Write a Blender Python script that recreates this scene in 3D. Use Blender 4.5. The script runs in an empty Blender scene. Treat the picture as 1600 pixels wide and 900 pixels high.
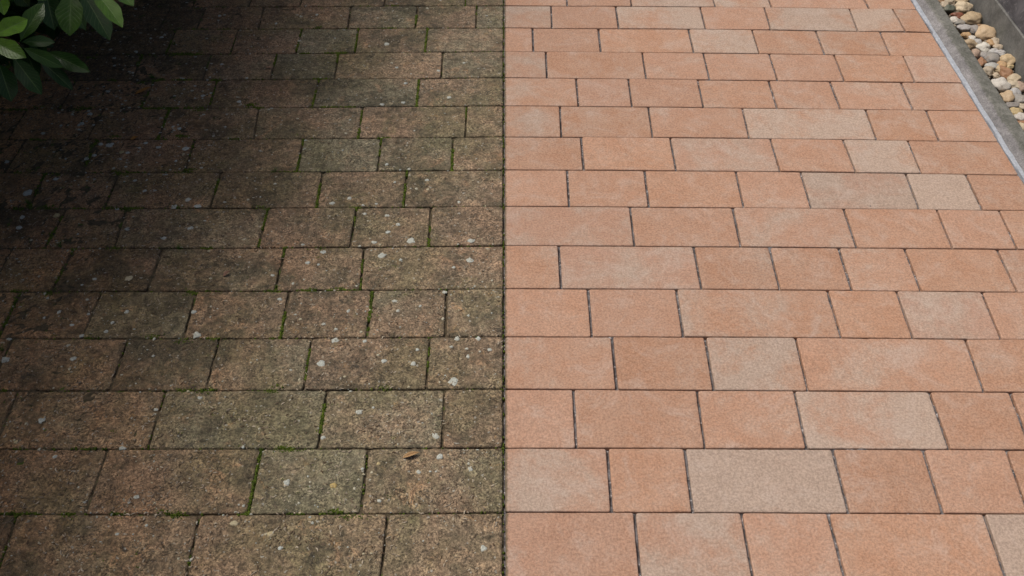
import bpy, math, random
import numpy as np
from mathutils import Vector, noise

random.seed(7)
R = math.radians
scene = bpy.context.scene
col = scene.collection

# ------------------------------------------------------------------ camera
F_PX, CY, CX, YH, H = 1400.0, 450.0, 787.0, -1030.0, 1.60
TH = math.atan((CY - YH) / F_PX)
cam_d = bpy.data.cameras.new('camera')
cam = bpy.data.objects.new('camera', cam_d)
col.objects.link(cam)
cam.location = (0, 0, H)
cam.rotation_euler = (math.pi / 2 - TH, 0, 0)
cam_d.sensor_width = 36.0
cam_d.lens = F_PX / 1600 * 36.0
cam_d.shift_x = 13 / 1600
cam_d.clip_start = 0.02
cam_d.clip_end = 500
scene.camera = cam

# ------------------------------------------------------------------ light
SUN_EL, SUN_AZ = 61.0, -66.0          # azimuth from +Y towards +X
world = bpy.data.worlds.new('World')
scene.world = world
world.use_nodes = True
wn = world.node_tree
for n in list(wn.nodes):
    wn.nodes.remove(n)
sky = wn.nodes.new('ShaderNodeTexSky')
sky.sky_type = 'NISHITA'
sky.sun_disc = False
sky.sun_elevation = R(SUN_EL)
sky.sun_rotation = R(SUN_AZ)
sky.air_density = 0.7
sky.dust_density = 6.0
sky.ozone_density = 0.6
bg = wn.nodes.new('ShaderNodeBackground')
bg.inputs['Strength'].default_value = 0.075
wo = wn.nodes.new('ShaderNodeOutputWorld')
wn.links.new(sky.outputs[0], bg.inputs['Color'])
wn.links.new(bg.outputs[0], wo.inputs['Surface'])
sd = bpy.data.lights.new('sun', 'SUN')
sd.energy = 2.1
sd.angle = R(17)
sd.color = (1.0, 0.95, 0.87)
sun = bpy.data.objects.new('sun', sd)
col.objects.link(sun)
dv = Vector((math.sin(R(SUN_AZ)) * math.cos(R(SUN_EL)), math.cos(R(SUN_AZ)) * math.cos(R(SUN_EL)), math.sin(R(SUN_EL))))
sun.rotation_euler = dv.to_track_quat('Z', 'Y').to_euler()
sun.location = dv * 8
scene.view_settings.view_transform = 'Standard'
scene.view_settings.look = 'None'
scene.view_settings.gamma = 1
scene.view_settings.exposure = 0.22
scene.render.engine = 'CYCLES'

# ------------------------------------------------------------------ helpers
FW = Vector((0, math.cos(TH), -math.sin(TH)))
UP = Vector((0, math.sin(TH), math.cos(TH)))

def at(u, v, z=0.0):
    """point at height z seen at pixel (u, v) of the 1600x900 photograph"""
    d = FW * F_PX + Vector((u - CX, 0, 0)) - UP * (v - CY)
    t = (z - H) / d.z
    return Vector((0, 0, H)) + d * t

def proj(p):
    q = Vector(p) - Vector((0, 0, H))
    w = q.dot(FW)
    if w <= 0.02:
        return (-9999, -9999)
    return (CX + F_PX * q.x / w, CY - F_PX * q.dot(UP) / w)

def tag(o, label=None, cat=None, group=None, kind=None):
    if label: o['label'] = label
    if cat: o['category'] = cat
    if group: o['group'] = group
    if kind: o['kind'] = kind
    return o

def mesh_obj(name, verts, faces, mat, parent=None, smooth=False, loc=None):
    me = bpy.data.meshes.new(name)
    me.from_pydata([tuple(v) for v in verts], [], faces)
    me.update()
    mats = mat if isinstance(mat, (list, tuple)) else [mat]
    for m in mats:
        me.materials.append(m)
    if smooth:
        me.polygons.foreach_set('use_smooth', [True] * len(me.polygons))
    o = bpy.data.objects.new(name, me)
    col.objects.link(o)
    if loc is not None:
        o.location = loc
    if parent is not None:
        o.parent = parent
    return o

def empty(name, loc):
    o = bpy.data.objects.new(name, None)
    col.objects.link(o)
    o.location = loc
    o.empty_display_size = 0.1
    return o

class NT:
    """tiny node helper"""
    def __init__(s, name):
        s.m = bpy.data.materials.new(name)
        s.m.use_nodes = True
        s.t = s.m.node_tree
        for n in list(s.t.nodes):
            s.t.nodes.remove(n)
        s.out = s.t.nodes.new('ShaderNodeOutputMaterial')
        s.b = s.t.nodes.new('ShaderNodeBsdfPrincipled')
        s.t.links.new(s.b.outputs[0], s.out.inputs['Surface'])
    def link(s, a, b):
        s.t.links.new(a, b)
    def setin(s, n, k, v):
        if isinstance(v, bpy.types.NodeSocket):
            s.t.links.new(v, n.inputs[k])
        else:
            n.inputs[k].default_value = v
    def geo(s):
        return s.t.nodes.new('ShaderNodeNewGeometry').outputs['Position']
    def objinfo(s):
        return s.t.nodes.new('ShaderNodeObjectInfo')
    def noise(s, vec, scale, detail=3, rough=0.6, dist=0.0):
        n = s.t.nodes.new('ShaderNodeTexNoise')
        s.setin(n, 'Vector', vec)
        n.inputs['Scale'].default_value = scale
        n.inputs['Detail'].default_value = detail
        n.inputs['Roughness'].default_value = rough
        n.inputs['Distortion'].default_value = dist
        return n.outputs['Fac']
    def vor(s, vec, scale, out='Distance', feature='F1', rnd=1.0):
        n = s.t.nodes.new('ShaderNodeTexVoronoi')
        n.feature = feature
        s.setin(n, 'Vector', vec)
        n.inputs['Scale'].default_value = scale
        n.inputs['Randomness'].default_value = rnd
        return n.outputs[out]
    def math(s, op, a, b=None, c=None, clamp=False):
        n = s.t.nodes.new('ShaderNodeMath')
        n.operation = op
        n.use_clamp = clamp
        s.setin(n, 0, a)
        if b is not None: s.setin(n, 1, b)
        if c is not None: s.setin(n, 2, c)
        return n.outputs[0]
    def vmath(s, op, a, b):
        n = s.t.nodes.new('ShaderNodeVectorMath')
        n.operation = op
        s.setin(n, 0, a); s.setin(n, 1, b)
        return n.outputs[0]
    def ramp(s, x, lo, hi, a=0.0, b=1.0):
        n = s.t.nodes.new('ShaderNodeMapRange')
        n.interpolation_type = 'SMOOTHSTEP'
        s.setin(n, 'Value', x)
        n.inputs['From Min'].default_value = lo
        n.inputs['From Max'].default_value = hi
        n.inputs['To Min'].default_value = a
        n.inputs['To Max'].default_value = b
        return n.outputs[0]
    def mix(s, f, a, b, mode='MIX'):
        n = s.t.nodes.new('ShaderNodeMix')
        n.data_type = 'RGBA'
        n.blend_type = mode
        s.setin(n, 0, f)
        for k, v in ((6, a), (7, b)):
            if isinstance(v, tuple):
                v = (*v, 1.0) if len(v) == 3 else v
            s.setin(n, k, v)
        return n.outputs[2]
    def sepx(s, vec, k):
        n = s.t.nodes.new('ShaderNodeSeparateXYZ')
        s.setin(n, 0, vec)
        return n.outputs[k]
    def scale(s, col_, f):
        """colour times a grey factor"""
        n = s.t.nodes.new('ShaderNodeVectorMath')
        n.operation = 'SCALE'
        s.setin(n, 0, col_)
        s.setin(n, 'Scale', f)
        return n.outputs[0]
    def bump(s, h, strength, dist=0.002, prev=None):
        n = s.t.nodes.new('ShaderNodeBump')
        n.inputs['Strength'].default_value = strength
        n.inputs['Distance'].default_value = dist
        s.setin(n, 'Height', h)
        if prev is not None: s.link(prev, n.inputs['Normal'])
        return n.outputs[0]
    def finish(s, color, rough=0.9, normal=None, spec=0.3):
        if isinstance(color, tuple):
            s.b.inputs['Base Color'].default_value = (*color, 1)
        else:
            s.link(color, s.b.inputs['Base Color'])
        s.setin(s.b, 'Roughness', rough)
        s.b.inputs['Specular IOR Level'].default_value = spec
        if normal is not None:
            s.link(normal, s.b.inputs['Normal'])
        return s.m

# ------------------------------------------------------------------ materials
def mat_clean_stone():
    s = NT('cleaned_concrete_stone')
    oi = s.objinfo()
    off = s.t.nodes.new('ShaderNodeCombineXYZ')
    s.link(s.math('MULTIPLY', oi.outputs['Random'], 37.0), off.inputs[0])
    s.link(s.math('MULTIPLY', oi.outputs['Random'], 91.0), off.inputs[1])
    p = s.geo()
    q = s.vmath('ADD', p, off.outputs[0])
    c = s.t.nodes.new('ShaderNodeSeparateColor')
    s.link(oi.outputs['Color'], c.inputs[0])
    grey, bright, pink = c.outputs[0], c.outputs[1], c.outputs[2]
    big = s.noise(q, 6.0, 5, 0.6, 0.4)
    fine = s.noise(q, 170.0, 3, 0.75)
    mid = s.noise(q, 42.0, 4, 0.7, 0.3)
    # grey / orange pigment patches, soft with a grainy border
    g = s.math('ADD', s.math('SUBTRACT', big, 0.5), s.math('MULTIPLY', s.math('SUBTRACT', fine, 0.5), 0.22))
    g = s.math('ADD', g, s.math('MULTIPLY', s.math('SUBTRACT', mid, 0.5), 0.34))
    g = s.math('ADD', g, s.math('SUBTRACT', s.math('MULTIPLY', grey, 0.34), 0.17))
    gf = s.ramp(g, -0.10, 0.21)
    warm = s.mix(s.ramp(s.noise(q, 11.0, 4, 0.65), 0.36, 0.66), (0.402, 0.225, 0.142), (0.420, 0.256, 0.174))
    warm = s.mix(pink, warm, (0.405, 0.255, 0.190))
    colr = s.mix(gf, warm, (0.405, 0.306, 0.242))
    # grain
    grain = s.noise(q, 190.0, 3, 0.85)
    v = s.math('ADD', s.ramp(grain, 0.33, 0.67, 0.76, 1.24), s.ramp(mid, 0.3, 0.7, -0.05, 0.05))
    v = s.math('MULTIPLY', v, s.math('ADD', s.math('MULTIPLY', bright, 0.5), 0.75))
    colr = s.scale(colr, v)
    # pale grit grains and thin pale curls, dark pinholes
    wh = s.ramp(s.noise(q, 330.0, 1, 0.5), 0.70, 0.80)
    cu = s.noise(q, 62.0, 2, 0.55, 2.4)
    curl = s.ramp(s.math('ABSOLUTE', s.math('SUBTRACT', cu, 0.5)), 0.0, 0.030, 1.0, 0.0)
    curl = s.math('MULTIPLY', curl, s.ramp(s.noise(q, 70.0, 2), 0.42, 0.60))
    colr = s.mix(s.math('MULTIPLY', s.math('ADD', wh, s.math('MULTIPLY', curl, 0.6), clamp=True), 0.50), colr, (0.60, 0.46, 0.36))
    dk = s.ramp(s.noise(s.vmath('ADD', q, (3.3, 1.1, 0.2)), 210.0, 2, 0.6), 0.70, 0.80)
    colr = s.mix(s.math('MULTIPLY', dk, 0.40), colr, (0.16, 0.09, 0.06))
    # chalky bloom blotches
    bl = s.ramp(s.noise(q, 10.0, 6, 0.78, 0.8), 0.47, 0.70)
    bl = s.math('MULTIPLY', s.math('MULTIPLY', bl, s.ramp(grain, 0.30, 0.60, 0.25, 1.0)), 0.50)
    colr = s.mix(bl, colr, (0.50, 0.405, 0.345))
    # faint darker damp and soil blotches left after washing
    db = s.math('MULTIPLY', s.ramp(s.noise(p, 7.0, 5, 0.7, 0.5), 0.54, 0.74), 0.22)
    colr = s.mix(db, colr, s.mix(1.0, colr, (0.70, 0.62, 0.55), 'MULTIPLY'))
    # dirt left along the dividing joint
    x = s.math('ADD', s.sepx(p, 0), s.math('MULTIPLY', s.math('SUBTRACT', s.noise(p, 90.0, 3, 0.7), 0.5), 0.012))
    colr = s.mix(s.ramp(x, 0.004, 0.010, 0.85, 0.0), colr, (0.10, 0.085, 0.05))
    h = s.math('ADD', s.math('MULTIPLY', grain, 1.0), s.math('MULTIPLY', mid, 0.8))
    h = s.math('ADD', h, s.math('MULTIPLY', curl, 0.4))
    return s.finish(colr, 0.88, s.bump(h, 0.55, 0.0016), 0.25)

def mat_dirty_stone():
    s = NT('soiled_concrete_stone')
    oi = s.objinfo()
    off = s.t.nodes.new('ShaderNodeCombineXYZ')
    s.link(s.math('MULTIPLY', oi.outputs['Random'], 53.0), off.inputs[0])
    s.link(s.math('MULTIPLY', oi.outputs['Random'], 17.0), off.inputs[1])
    p = s.geo()
    q = s.vmath('ADD', p, off.outputs[0])
    c = s.t.nodes.new('ShaderNodeSeparateColor')
    s.link(oi.outputs['Color'], c.inputs[0])
    grey, bright, growth_shade = c.outputs[0], c.outputs[1], c.outputs[2]
    fine = s.noise(q, 190.0, 3, 0.8)
    mid = s.noise(q, 45.0, 5, 0.75, 0.5)
    big = s.noise(p, 3.2, 5, 0.62, 0.3)
    # stone body: brown, partly orange, partly grey green
    body = s.mix(s.ramp(s.noise(q, 9.0, 4, 0.7), 0.35, 0.66), (0.200, 0.148, 0.098), (0.270, 0.182, 0.116))
    g = s.math('ADD', s.math('MULTIPLY', s.math('SUBTRACT', s.noise(q, 7.0, 5, 0.7), 0.5), 1.1), s.math('SUBTRACT', s.math('MULTIPLY', grey, 0.55), 0.28))
    g = s.math('ADD', g, s.math('MULTIPLY', s.math('SUBTRACT', mid, 0.5), 0.5))
    body = s.mix(s.ramp(g, -0.15, 0.35), body, (0.185, 0.166, 0.110))
    # algae film in broad drifts
    al = s.math('MULTIPLY', s.ramp(big, 0.42, 0.62), 0.60)
    body = s.mix(al, body, (0.140, 0.128, 0.066))
    # green algae bloom in irregular drifts
    gb = s.ramp(s.math('ADD', s.noise(p, 4.5, 6, 0.75, 0.6), s.math('MULTIPLY', s.math('SUBTRACT', fine, 0.5), 0.20)), 0.58, 0.72)
    body = s.mix(s.math('MULTIPLY', gb, 0.60), body, (0.085, 0.098, 0.030))
    # black growth, with the far corner's cast shadow painted in per stone
    bk = s.math('ADD', s.math('MULTIPLY', s.math('SUBTRACT', s.noise(p, 16.0, 7, 0.82, 0.7), 0.5), 2.1), s.math('MULTIPLY', s.math('SUBTRACT', fine, 0.5), 0.9))
    bk = s.math('ADD', bk, s.math('SUBTRACT', s.math('MULTIPLY', growth_shade, 0.4), 0.12))
    drift = s.math('SUBTRACT', s.noise(s.vmath('ADD', p, (3.7, 9.2, 1.4)), 4.2, 4, 0.6, 0.9), 0.5)
    bk = s.math('ADD', bk, s.math('MULTIPLY', drift, 1.5))
    # orange worn areas where the pigment shows through
    og = s.ramp(s.math('ADD', s.noise(s.vmath('ADD', p, (7.1, 2.2, 0.4)), 11.0, 6, 0.75, 0.7), s.math('MULTIPLY', s.math('SUBTRACT', fine, 0.5), 0.25)), 0.55, 0.72)
    body = s.mix(s.math('MULTIPLY', og, 0.65), body, (0.33, 0.195, 0.110))
    body = s.mix(s.math('MULTIPLY', s.ramp(bk, 0.02, 0.34), 0.74), body, (0.058, 0.054, 0.034))
    # warm brown tone of the shade painted into the colour along the planted side
    shade_tint = s.math('MULTIPLY', s.ramp(s.math('ADD', s.sepx(p, 0), s.math('MULTIPLY', s.noise(p, 5.0, 4, 0.7), 0.9)), -0.95, 0.15, 1.0, 0.0), 0.65)
    body = s.mix(shade_tint, body, s.mix(1.0, body, (1.20, 0.86, 0.50), 'MULTIPLY'))
    # grain
    gr = s.ramp(s.noise(q, 190.0, 3, 0.85), 0.36, 0.64, -0.62, 0.62)
    gr = s.math('MULTIPLY', gr, s.ramp(s.noise(p, 24.0, 4, 0.7), 0.36, 0.64, 0.45, 1.15))
    v = s.math('MULTIPLY', s.math('ADD', gr, 1.0), s.ramp(s.noise(q, 80.0, 4, 0.75, 0.8), 0.33, 0.67, 0.60, 1.40))
    v = s.math('MULTIPLY', v, s.ramp(s.noise(p, 26.0, 4, 0.7, 0.5), 0.33, 0.67, 0.78, 1.22))
    v = s.math('MULTIPLY', v, s.math('ADD', s.math('MULTIPLY', bright, 0.6), 0.76))
    colr = s.scale(body, v)
    # dark flaky crust patches with crisp edges
    fk = s.math('MULTIPLY', s.ramp(s.noise(p, 55.0, 4, 0.7, 1.6), 0.56, 0.62), s.ramp(s.noise(p, 9.0, 4, 0.7), 0.46, 0.62))
    colr = s.mix(s.math('MULTIPLY', fk, 0.72), colr, (0.045, 0.042, 0.034))
    # ochre crust, pale worn grains, thin pale curls
    oc = s.math('MULTIPLY', s.ramp(s.noise(p, 21.0, 4, 0.7, 0.6), 0.60, 0.70), s.ramp(fine, 0.42, 0.6))
    colr = s.mix(s.math('MULTIPLY', oc, 0.7), colr, (0.33, 0.20, 0.085))
    cu = s.noise(q, 58.0, 2, 0.6, 2.6)
    curl = s.ramp(s.math('ABSOLUTE', s.math('SUBTRACT', cu, 0.5)), 0.0, 0.034, 1.0, 0.0)
    curl = s.math('MULTIPLY', curl, s.ramp(s.noise(p, 64.0, 3), 0.42, 0.58))
    wh = s.ramp(s.noise(q, 290.0, 1, 0.5), 0.68, 0.78)
    colr = s.mix(s.math('MULTIPLY', s.math('ADD', wh, s.math('MULTIPLY', curl, 0.8), clamp=True), 0.62), colr, (0.34, 0.26, 0.19))
    pale = s.ramp(s.noise(p, 105.0, 1, 0.4), 0.70, 0.74)
    colr = s.mix(s.math('MULTIPLY', pale, 0.7), colr, (0.42, 0.40, 0.34))
    h = s.math('ADD', s.math('MULTIPLY', fine, 1.3), s.math('MULTIPLY', mid, 1.6))
    h = s.math('ADD', h, s.math('MULTIPLY', curl, 0.5))
    return s.finish(colr, 0.80, s.bump(h, 0.9, 0.003), 0.30)

def mat_simple(name, c1, c2, scale, rough=0.9, bump=0.5, bdist=0.002, detail=5, spec=0.3, c3=None, s3=200.0):
    s = NT(name)
    p = s.geo()
    n = s.noise(p, scale, detail, 0.7, 0.3)
    colr = s.mix(s.ramp(n, 0.35, 0.65), c1, c2)
    if c3 is not None:
        colr = s.mix(s.ramp(s.noise(p, s3, 2, 0.6), 0.58, 0.68), colr, c3)
    return s.finish(colr, rough, s.bump(s.noise(p, scale * 4, 4, 0.8), bump, bdist), spec)

M_CLEAN = mat_clean_stone()
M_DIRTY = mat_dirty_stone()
M_JOINT_C = mat_simple('clean_joint_sand', (0.060, 0.052, 0.052), (0.19, 0.175, 0.175), 60, c3=(0.42, 0.39, 0.38), s3=130)
M_JOINT_D = mat_simple('mossy_joint_dirt', (0.040, 0.034, 0.018), (0.115, 0.085, 0.052), 70, c3=(0.07, 0.10, 0.016), s3=34)
M_SOIL = mat_simple('dark_soil', (0.018, 0.013, 0.009), (0.040, 0.028, 0.018), 30, bump=1.0, bdist=0.02)
M_LAWN = mat_simple('far_turf', (0.035, 0.055, 0.015), (0.06, 0.08, 0.025), 8, bump=1.0, bdist=0.02)
M_MORTAR = mat_simple('pale_mortar', (0.30, 0.325, 0.365), (0.38, 0.405, 0.445), 60, bump=0.5, bdist=0.001, c3=(0.46, 0.49, 0.53), s3=150)

def mat_kerb():
    s = NT('weathered_kerb_concrete')
    p = s.geo()
    z = s.sepx(p, 2)
    n = s.noise(p, 14, 6, 0.7, 0.3)
    f = s.noise(p, 220, 3, 0.8)
    top = s.mix(s.ramp(n, 0.35, 0.68), (0.105, 0.106, 0.092), (0.185, 0.183, 0.165))
    side = s.mix(s.ramp(n, 0.35, 0.65), (0.165, 0.160, 0.162), (0.250, 0.242, 0.244))
    zz = s.math('ADD', z, s.math('MULTIPLY', s.math('SUBTRACT', s.noise(p, 30, 6, 0.8), 0.5), 0.018))
    c = s.mix(s.ramp(zz, 0.0125, 0.0185), side, top)
    # a few pale scuffs
    sc = s.math('MULTIPLY', s.ramp(s.noise(p, 9, 3, 0.6), 0.66, 0.72), s.ramp(s.noise(p, 60, 3, 0.7), 0.5, 0.6))
    c = s.mix(s.math('MULTIPLY', sc, 0.8), c, (0.36, 0.35, 0.34))
    c = s.scale(c, s.ramp(f, 0.3, 0.7, 0.72, 1.28))
    c = s.scale(c, s.ramp(s.noise(p, 50, 5, 0.8), 0.35, 0.65, 0.85, 1.15))
    return s.finish(c, 0.85, s.bump(s.math('ADD', f, n), 0.5, 0.002), 0.3)
M_KERB = mat_kerb()

def mat_plinth():
    s = NT('plinth_render')
    p = s.geo()
    n = s.noise(p, 12, 5, 0.65, 0.3)
    c = s.mix(s.ramp(n, 0.3, 0.7), (0.115, 0.115, 0.108), (0.185, 0.184, 0.174))
    c = s.mix(s.ramp(s.noise(p, 3.5, 3), 0.5, 0.7, 0, 0.5), c, (0.115, 0.125, 0.10))
    f = s.noise(p, 180, 3, 0.8)
    c = s.scale(c, s.ramp(f, 0.3, 0.7, 0.85, 1.15))
    c = s.scale(c, s.ramp(s.noise(p, 40, 6, 0.8), 0.35, 0.65, 0.85, 1.15))
    return s.finish(c, 0.8, s.bump(f, 0.3, 0.001), 0.3)
M_PLINTH = mat_plinth()

def mat_slate():
    s = NT('dark_veined_stone')
    p = s.geo()
    n = s.noise(p, 18, 6, 0.75, 0.6)
    c = s.mix(s.ramp(n, 0.35, 0.68), (0.060, 0.061, 0.070), (0.140, 0.141, 0.152))
    w = s.vmath('ADD', p, s.scale(s.vmath('SUBTRACT', s.geo(), (0, 0, 0)), 0.0))
    v = s.noise(w, 9, 4, 0.6, 1.2)
    vein = s.ramp(s.math('ABSOLUTE', s.math('SUBTRACT', v, 0.5)), 0.0, 0.012, 1.0, 0.0)
    vein = s.math('MULTIPLY', vein, s.ramp(s.noise(p, 22, 3), 0.45, 0.62))
    c = s.mix(s.math('MULTIPLY', vein, 0.6), c, (0.34, 0.34, 0.35))
    fl = s.ramp(s.noise(p, 70, 3, 0.7), 0.64, 0.72)
    c = s.mix(s.math('MULTIPLY', fl, 0.45), c, (0.22, 0.22, 0.235))
    return s.finish(c, 0.6, s.bump(n, 0.4, 0.002), 0.4)
M_SLATE = mat_slate()

def mat_pebble():
    s = NT('river_pebble')
    oi = s.objinfo()
    off = s.t.nodes.new('ShaderNodeCombineXYZ')
    s.link(s.math('MULTIPLY', oi.outputs['Random'], 23.0), off.inputs[0])
    q = s.vmath('ADD', s.geo(), off.outputs[0])
    base = oi.outputs['Color']
    m = s.noise(q, 45, 5, 0.7, 0.5)
    c = s.mix(s.ramp(m, 0.48, 0.70, 0, 0.55), base, s.mix(0.5, base, (0.50, 0.42, 0.32)))
    st = s.ramp(s.noise(s.vmath('ADD', q, (5, 5, 5)), 30, 4, 0.7, 0.8), 0.54, 0.68)
    c = s.mix(s.math('MULTIPLY', st, 0.45), c, (0.24, 0.165, 0.105))
    f = s.noise(q, 350, 3, 0.8)
    c = s.scale(c, s.ramp(f, 0.3, 0.7, 0.82, 1.16))
    return s.finish(c, 0.6, s.bump(s.math('ADD', f, s.math('MULTIPLY', m, 1.5)), 0.35, 0.0015), 0.35)
M_PEBBLE = mat_pebble()
M_GRIT = mat_simple('small_gravel', (0.18, 0.15, 0.115), (0.38, 0.33, 0.26), 28, bump=0.6, bdist=0.002)

def mat_leaf(name, c1, c2, rough=0.30):
    s = NT(name)
    uv = s.t.nodes.new('ShaderNodeUVMap').outputs[0]
    x = s.sepx(uv, 0); y = s.sepx(uv, 1)      # x along the blade, y across (-.5 .. .5)
    at_ = s.t.nodes.new('ShaderNodeAttribute'); at_.attribute_name = 'tint'
    tint = at_.outputs['Fac']
    c = s.mix(tint, c1, c2)
    c = s.mix(s.ramp(s.noise(s.geo(), 60, 3), 0.35, 0.7, 0, 0.35), c, (0.020, 0.040, 0.010))
    ay = s.math('ABSOLUTE', s.math('SUBTRACT', y, 0.5))
    rib = s.ramp(ay, 0.012, 0.035, 1.0, 0.0)
    rib = s.math('MULTIPLY', rib, 0.8)
    side = s.math('SINE', s.math('MULTIPLY', s.math('ADD', x, s.math('MULTIPLY', ay, -0.55)), 62.0))
    sv = s.math('MULTIPLY', s.ramp(side, 0.86, 1.0), 0.25)
    f = s.math('MAXIMUM', s.math('MULTIPLY', rib, 0.75), sv)
    c = s.mix(f, c, (0.16, 0.24, 0.075))
    sp = s.ramp(s.noise(s.geo(), 75, 3, 0.7), 0.68, 0.74)
    c = s.mix(s.math('MULTIPLY', sp, 0.7), c, (0.10, 0.06, 0.025))
    nrm = s.bump(s.math('ADD', s.math('MULTIPLY', rib, -0.6), s.math('MULTIPLY', s.ramp(side, 0.5, 1.0), -0.25)), 0.5, 0.002)
    m = s.finish(c, rough, nrm, 0.28)
    return m
M_LEAF = mat_leaf('glossy_laurel_leaf', (0.010, 0.048, 0.010), (0.150, 0.300, 0.020))
M_TWIG = mat_simple('green_brown_twig', (0.10, 0.035, 0.020), (0.07, 0.07, 0.025), 40)
M_MOSS = mat_simple('bright_moss', (0.056, 0.088, 0.010), (0.140, 0.190, 0.020), 70, bump=1.0, bdist=0.003)
M_GRASS = mat_simple('weed_green', (0.04, 0.10, 0.012), (0.07, 0.15, 0.02), 50)

def mat_lichen():
    s = NT('grey_lichen')
    a = s.t.nodes.new('ShaderNodeAttribute'); a.attribute_name = 'tint'
    c = s.mix(a.outputs['Fac'], (0.43, 0.45, 0.41), (0.44, 0.33, 0.14))
    n = s.noise(s.geo(), 260, 3, 0.8)
    c = s.scale(c, s.ramp(n, 0.3, 0.7, 0.70, 1.22))
    return s.finish(c, 0.95, s.bump(n, 0.6, 0.001), 0.1)
M_LICHEN = mat_lichen()

def mat_debris():
    s = NT('seed_husks')
    a = s.t.nodes.new('ShaderNodeAttribute'); a.attribute_name = 'tint'
    c = s.mix(a.outputs['Fac'], (0.10, 0.065, 0.04), (0.52, 0.44, 0.33))
    return s.finish(c, 0.8, None, 0.2)
M_DEBRIS = mat_debris()
M_DRY = mat_simple('dry_leaf', (0.30, 0.18, 0.085), (0.42, 0.27, 0.13), 60, rough=0.7)
M_DRY2 = mat_simple('pinkish_dry_leaf', (0.26, 0.15, 0.10), (0.36, 0.22, 0.15), 60, rough=0.7)
M_DRY3 = mat_simple('ochre_dry_leaf', (0.30, 0.13, 0.03), (0.42, 0.20, 0.05), 60, rough=0.7)

# ------------------------------------------------------------------ ground and paving
def quad_sheet(name, x0, x1, y0, y1, z, mat, kind, label, cat):
    o = mesh_obj(name, [(x0, y0, z), (x1, y0, z), (x1, y1, z), (x0, y1, z)], [(0, 1, 2, 3)], mat)
    return tag(o, label, cat, kind=kind)
quad_sheet('ground', -150, 150, -150, 150, -0.080, M_SOIL, 'structure', 'dark bare soil under the shrub beside the paving', 'ground')

EDGE_X = 1.441                       # where the clean stones meet the mortar strip
# horizontal joints: y in the photograph at a few x (left part / right part)
XL = [0, 400, 787]
XR = [787, 1180, 1600]
LINES = [  # (left y at XL), (right y at XR)
    ((11, 10, 8.5), (8.5, 11, 17)),
    ((48, 45, 43), (43, 46, 53)),
    ((86, 84, 80), (80, 83, 90)),
    ((126, 124, 121), (121, 125, 130.5)),
    ((171, 168, 165), (165, 168.5, 174)),
    ((217.5, 217, 213.5), (213.3, 215.5, 222)),
    ((270, 269, 265), (264.8, 267, 273)),
    ((326, 325, 322), (321.8, 324, 328.6)),
    ((388, 387, 383.5), (383.3, 385.3, 389.5)),
    ((455.5, 454.5, 450.8), (450.3, 451.8, 456.5)),
    ((528.5, 529, 525.5), (525.5, 526.5, 530.5)),
    ((610, 610, 607), (607.5, 610, 612.7)),
    ((701, 701, 699.2), (699.4, 700.3, 702.8)),
    ((802.5, 803.5, 799.8), (800, 800.5, 802.8)),
    ((914, 914, 912), (912, 912, 914)),
]
# joints per row, (x at the row's upper line, x at its lower line); from the dividing joint outwards
RIGHT = [
    [(886, 886.5), (986, 987.5), (1115, 1118), (1202, 1206), (1352, 1359)],
    [(861, 862.5), (962, 967), (1094, 1103), (1194, 1204.5), (1327, 1341)],
    [(832, 833.5), (935, 939), (1076, 1084.5), (1175, 1186.5), (1274.5, 1289), (1375, 1391.5)],
    [(853, 855), (1003.5, 1010), (1099, 1109), (1202, 1215.5), (1303, 1320), (1411, 1430)],
    [(900, 904), (982, 988), (1090, 1099.5), (1201, 1215), (1297, 1314), (1408, 1427.5)],
    [(875, 877.5), (1013, 1020), (1160, 1171), (1352, 1370), (1447, 1468)],
    [(908, 912.5), (1047.5, 1057), (1203.6, 1219), (1317, 1337.5), (1418, 1440)],
    [(886, 889.5), (1007, 1014.5), (1150, 1163), (1251, 1268), (1415, 1437), (1509, 1536)],
    [(984.5, 991.5), (1145, 1158), (1318, 1339), (1463.5, 1489), (1560.6, 1590)],
    [(873, 877), (1084, 1097), (1202, 1219), (1310.5, 1332), (1413.6, 1440), (1558, 1590)],
    [(919, 925), (1057, 1068), (1293, 1315), (1400.5, 1427), (1534, 1565)],
    [(956, 964), (1102, 1116), (1243, 1263), (1508, 1538)],
    [(896, 901), (1089, 1102), (1241, 1261), (1452, 1484), (1578, 1612)],
    [(949, 956), (1070, 1083), (1301, 1327), (1442.5, 1474), (1572, 1608)],
    [(992, 1002), (1158, 1178), (1294, 1323), (1537, 1575)],
]
LEFT = [
    [(727.5, 727), (602, 600), (471, 468), (392, 388), (305, 300)],
    [(745, 743.5), (652.5, 649), (548, 543.5), (412, 403), (322, 306), (267, 248), (160, 138)],
    [(668, 664), (560, 554), (472, 462), (372, 359), (275, 259), (170, 148)],
    [(692, 689), (529, 522.5), (433, 422), (330, 316), (222, 206), (110, 84)],
    [(655, 650.5), (499, 487), (339, 326), (241, 220), (118, 92)],
    [(729, 727), (567, 560), (404, 396), (265, 246), (161, 135), (42, 12)],
    [(708.5, 706), (596, 590), (474, 464), (304, 288), (152, 128), (40, 6)],
    [(636, 630), (504.5, 494), (346, 328), (186, 162), (70, 44)],
    [(674, 669.5), (557, 547), (419, 403), (198, 178), (104, 69)],
    [(569, 563), (445, 430), (254, 229), (115, 80)],
    [(698, 696), (582, 573), (452, 438), (307, 286), (159, 127), (31, -4)],
    [(672, 666), (487, 474), (343, 321), (200, 171), (20, -20)],
    [(695, 690.5), (511, 496), (259, 230), (28, -10)],
    [(575, 564), (408, 387), (168, 132), (-30, -75)],
    [(606, 594), (312, 289), (26, -10)],
]
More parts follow.
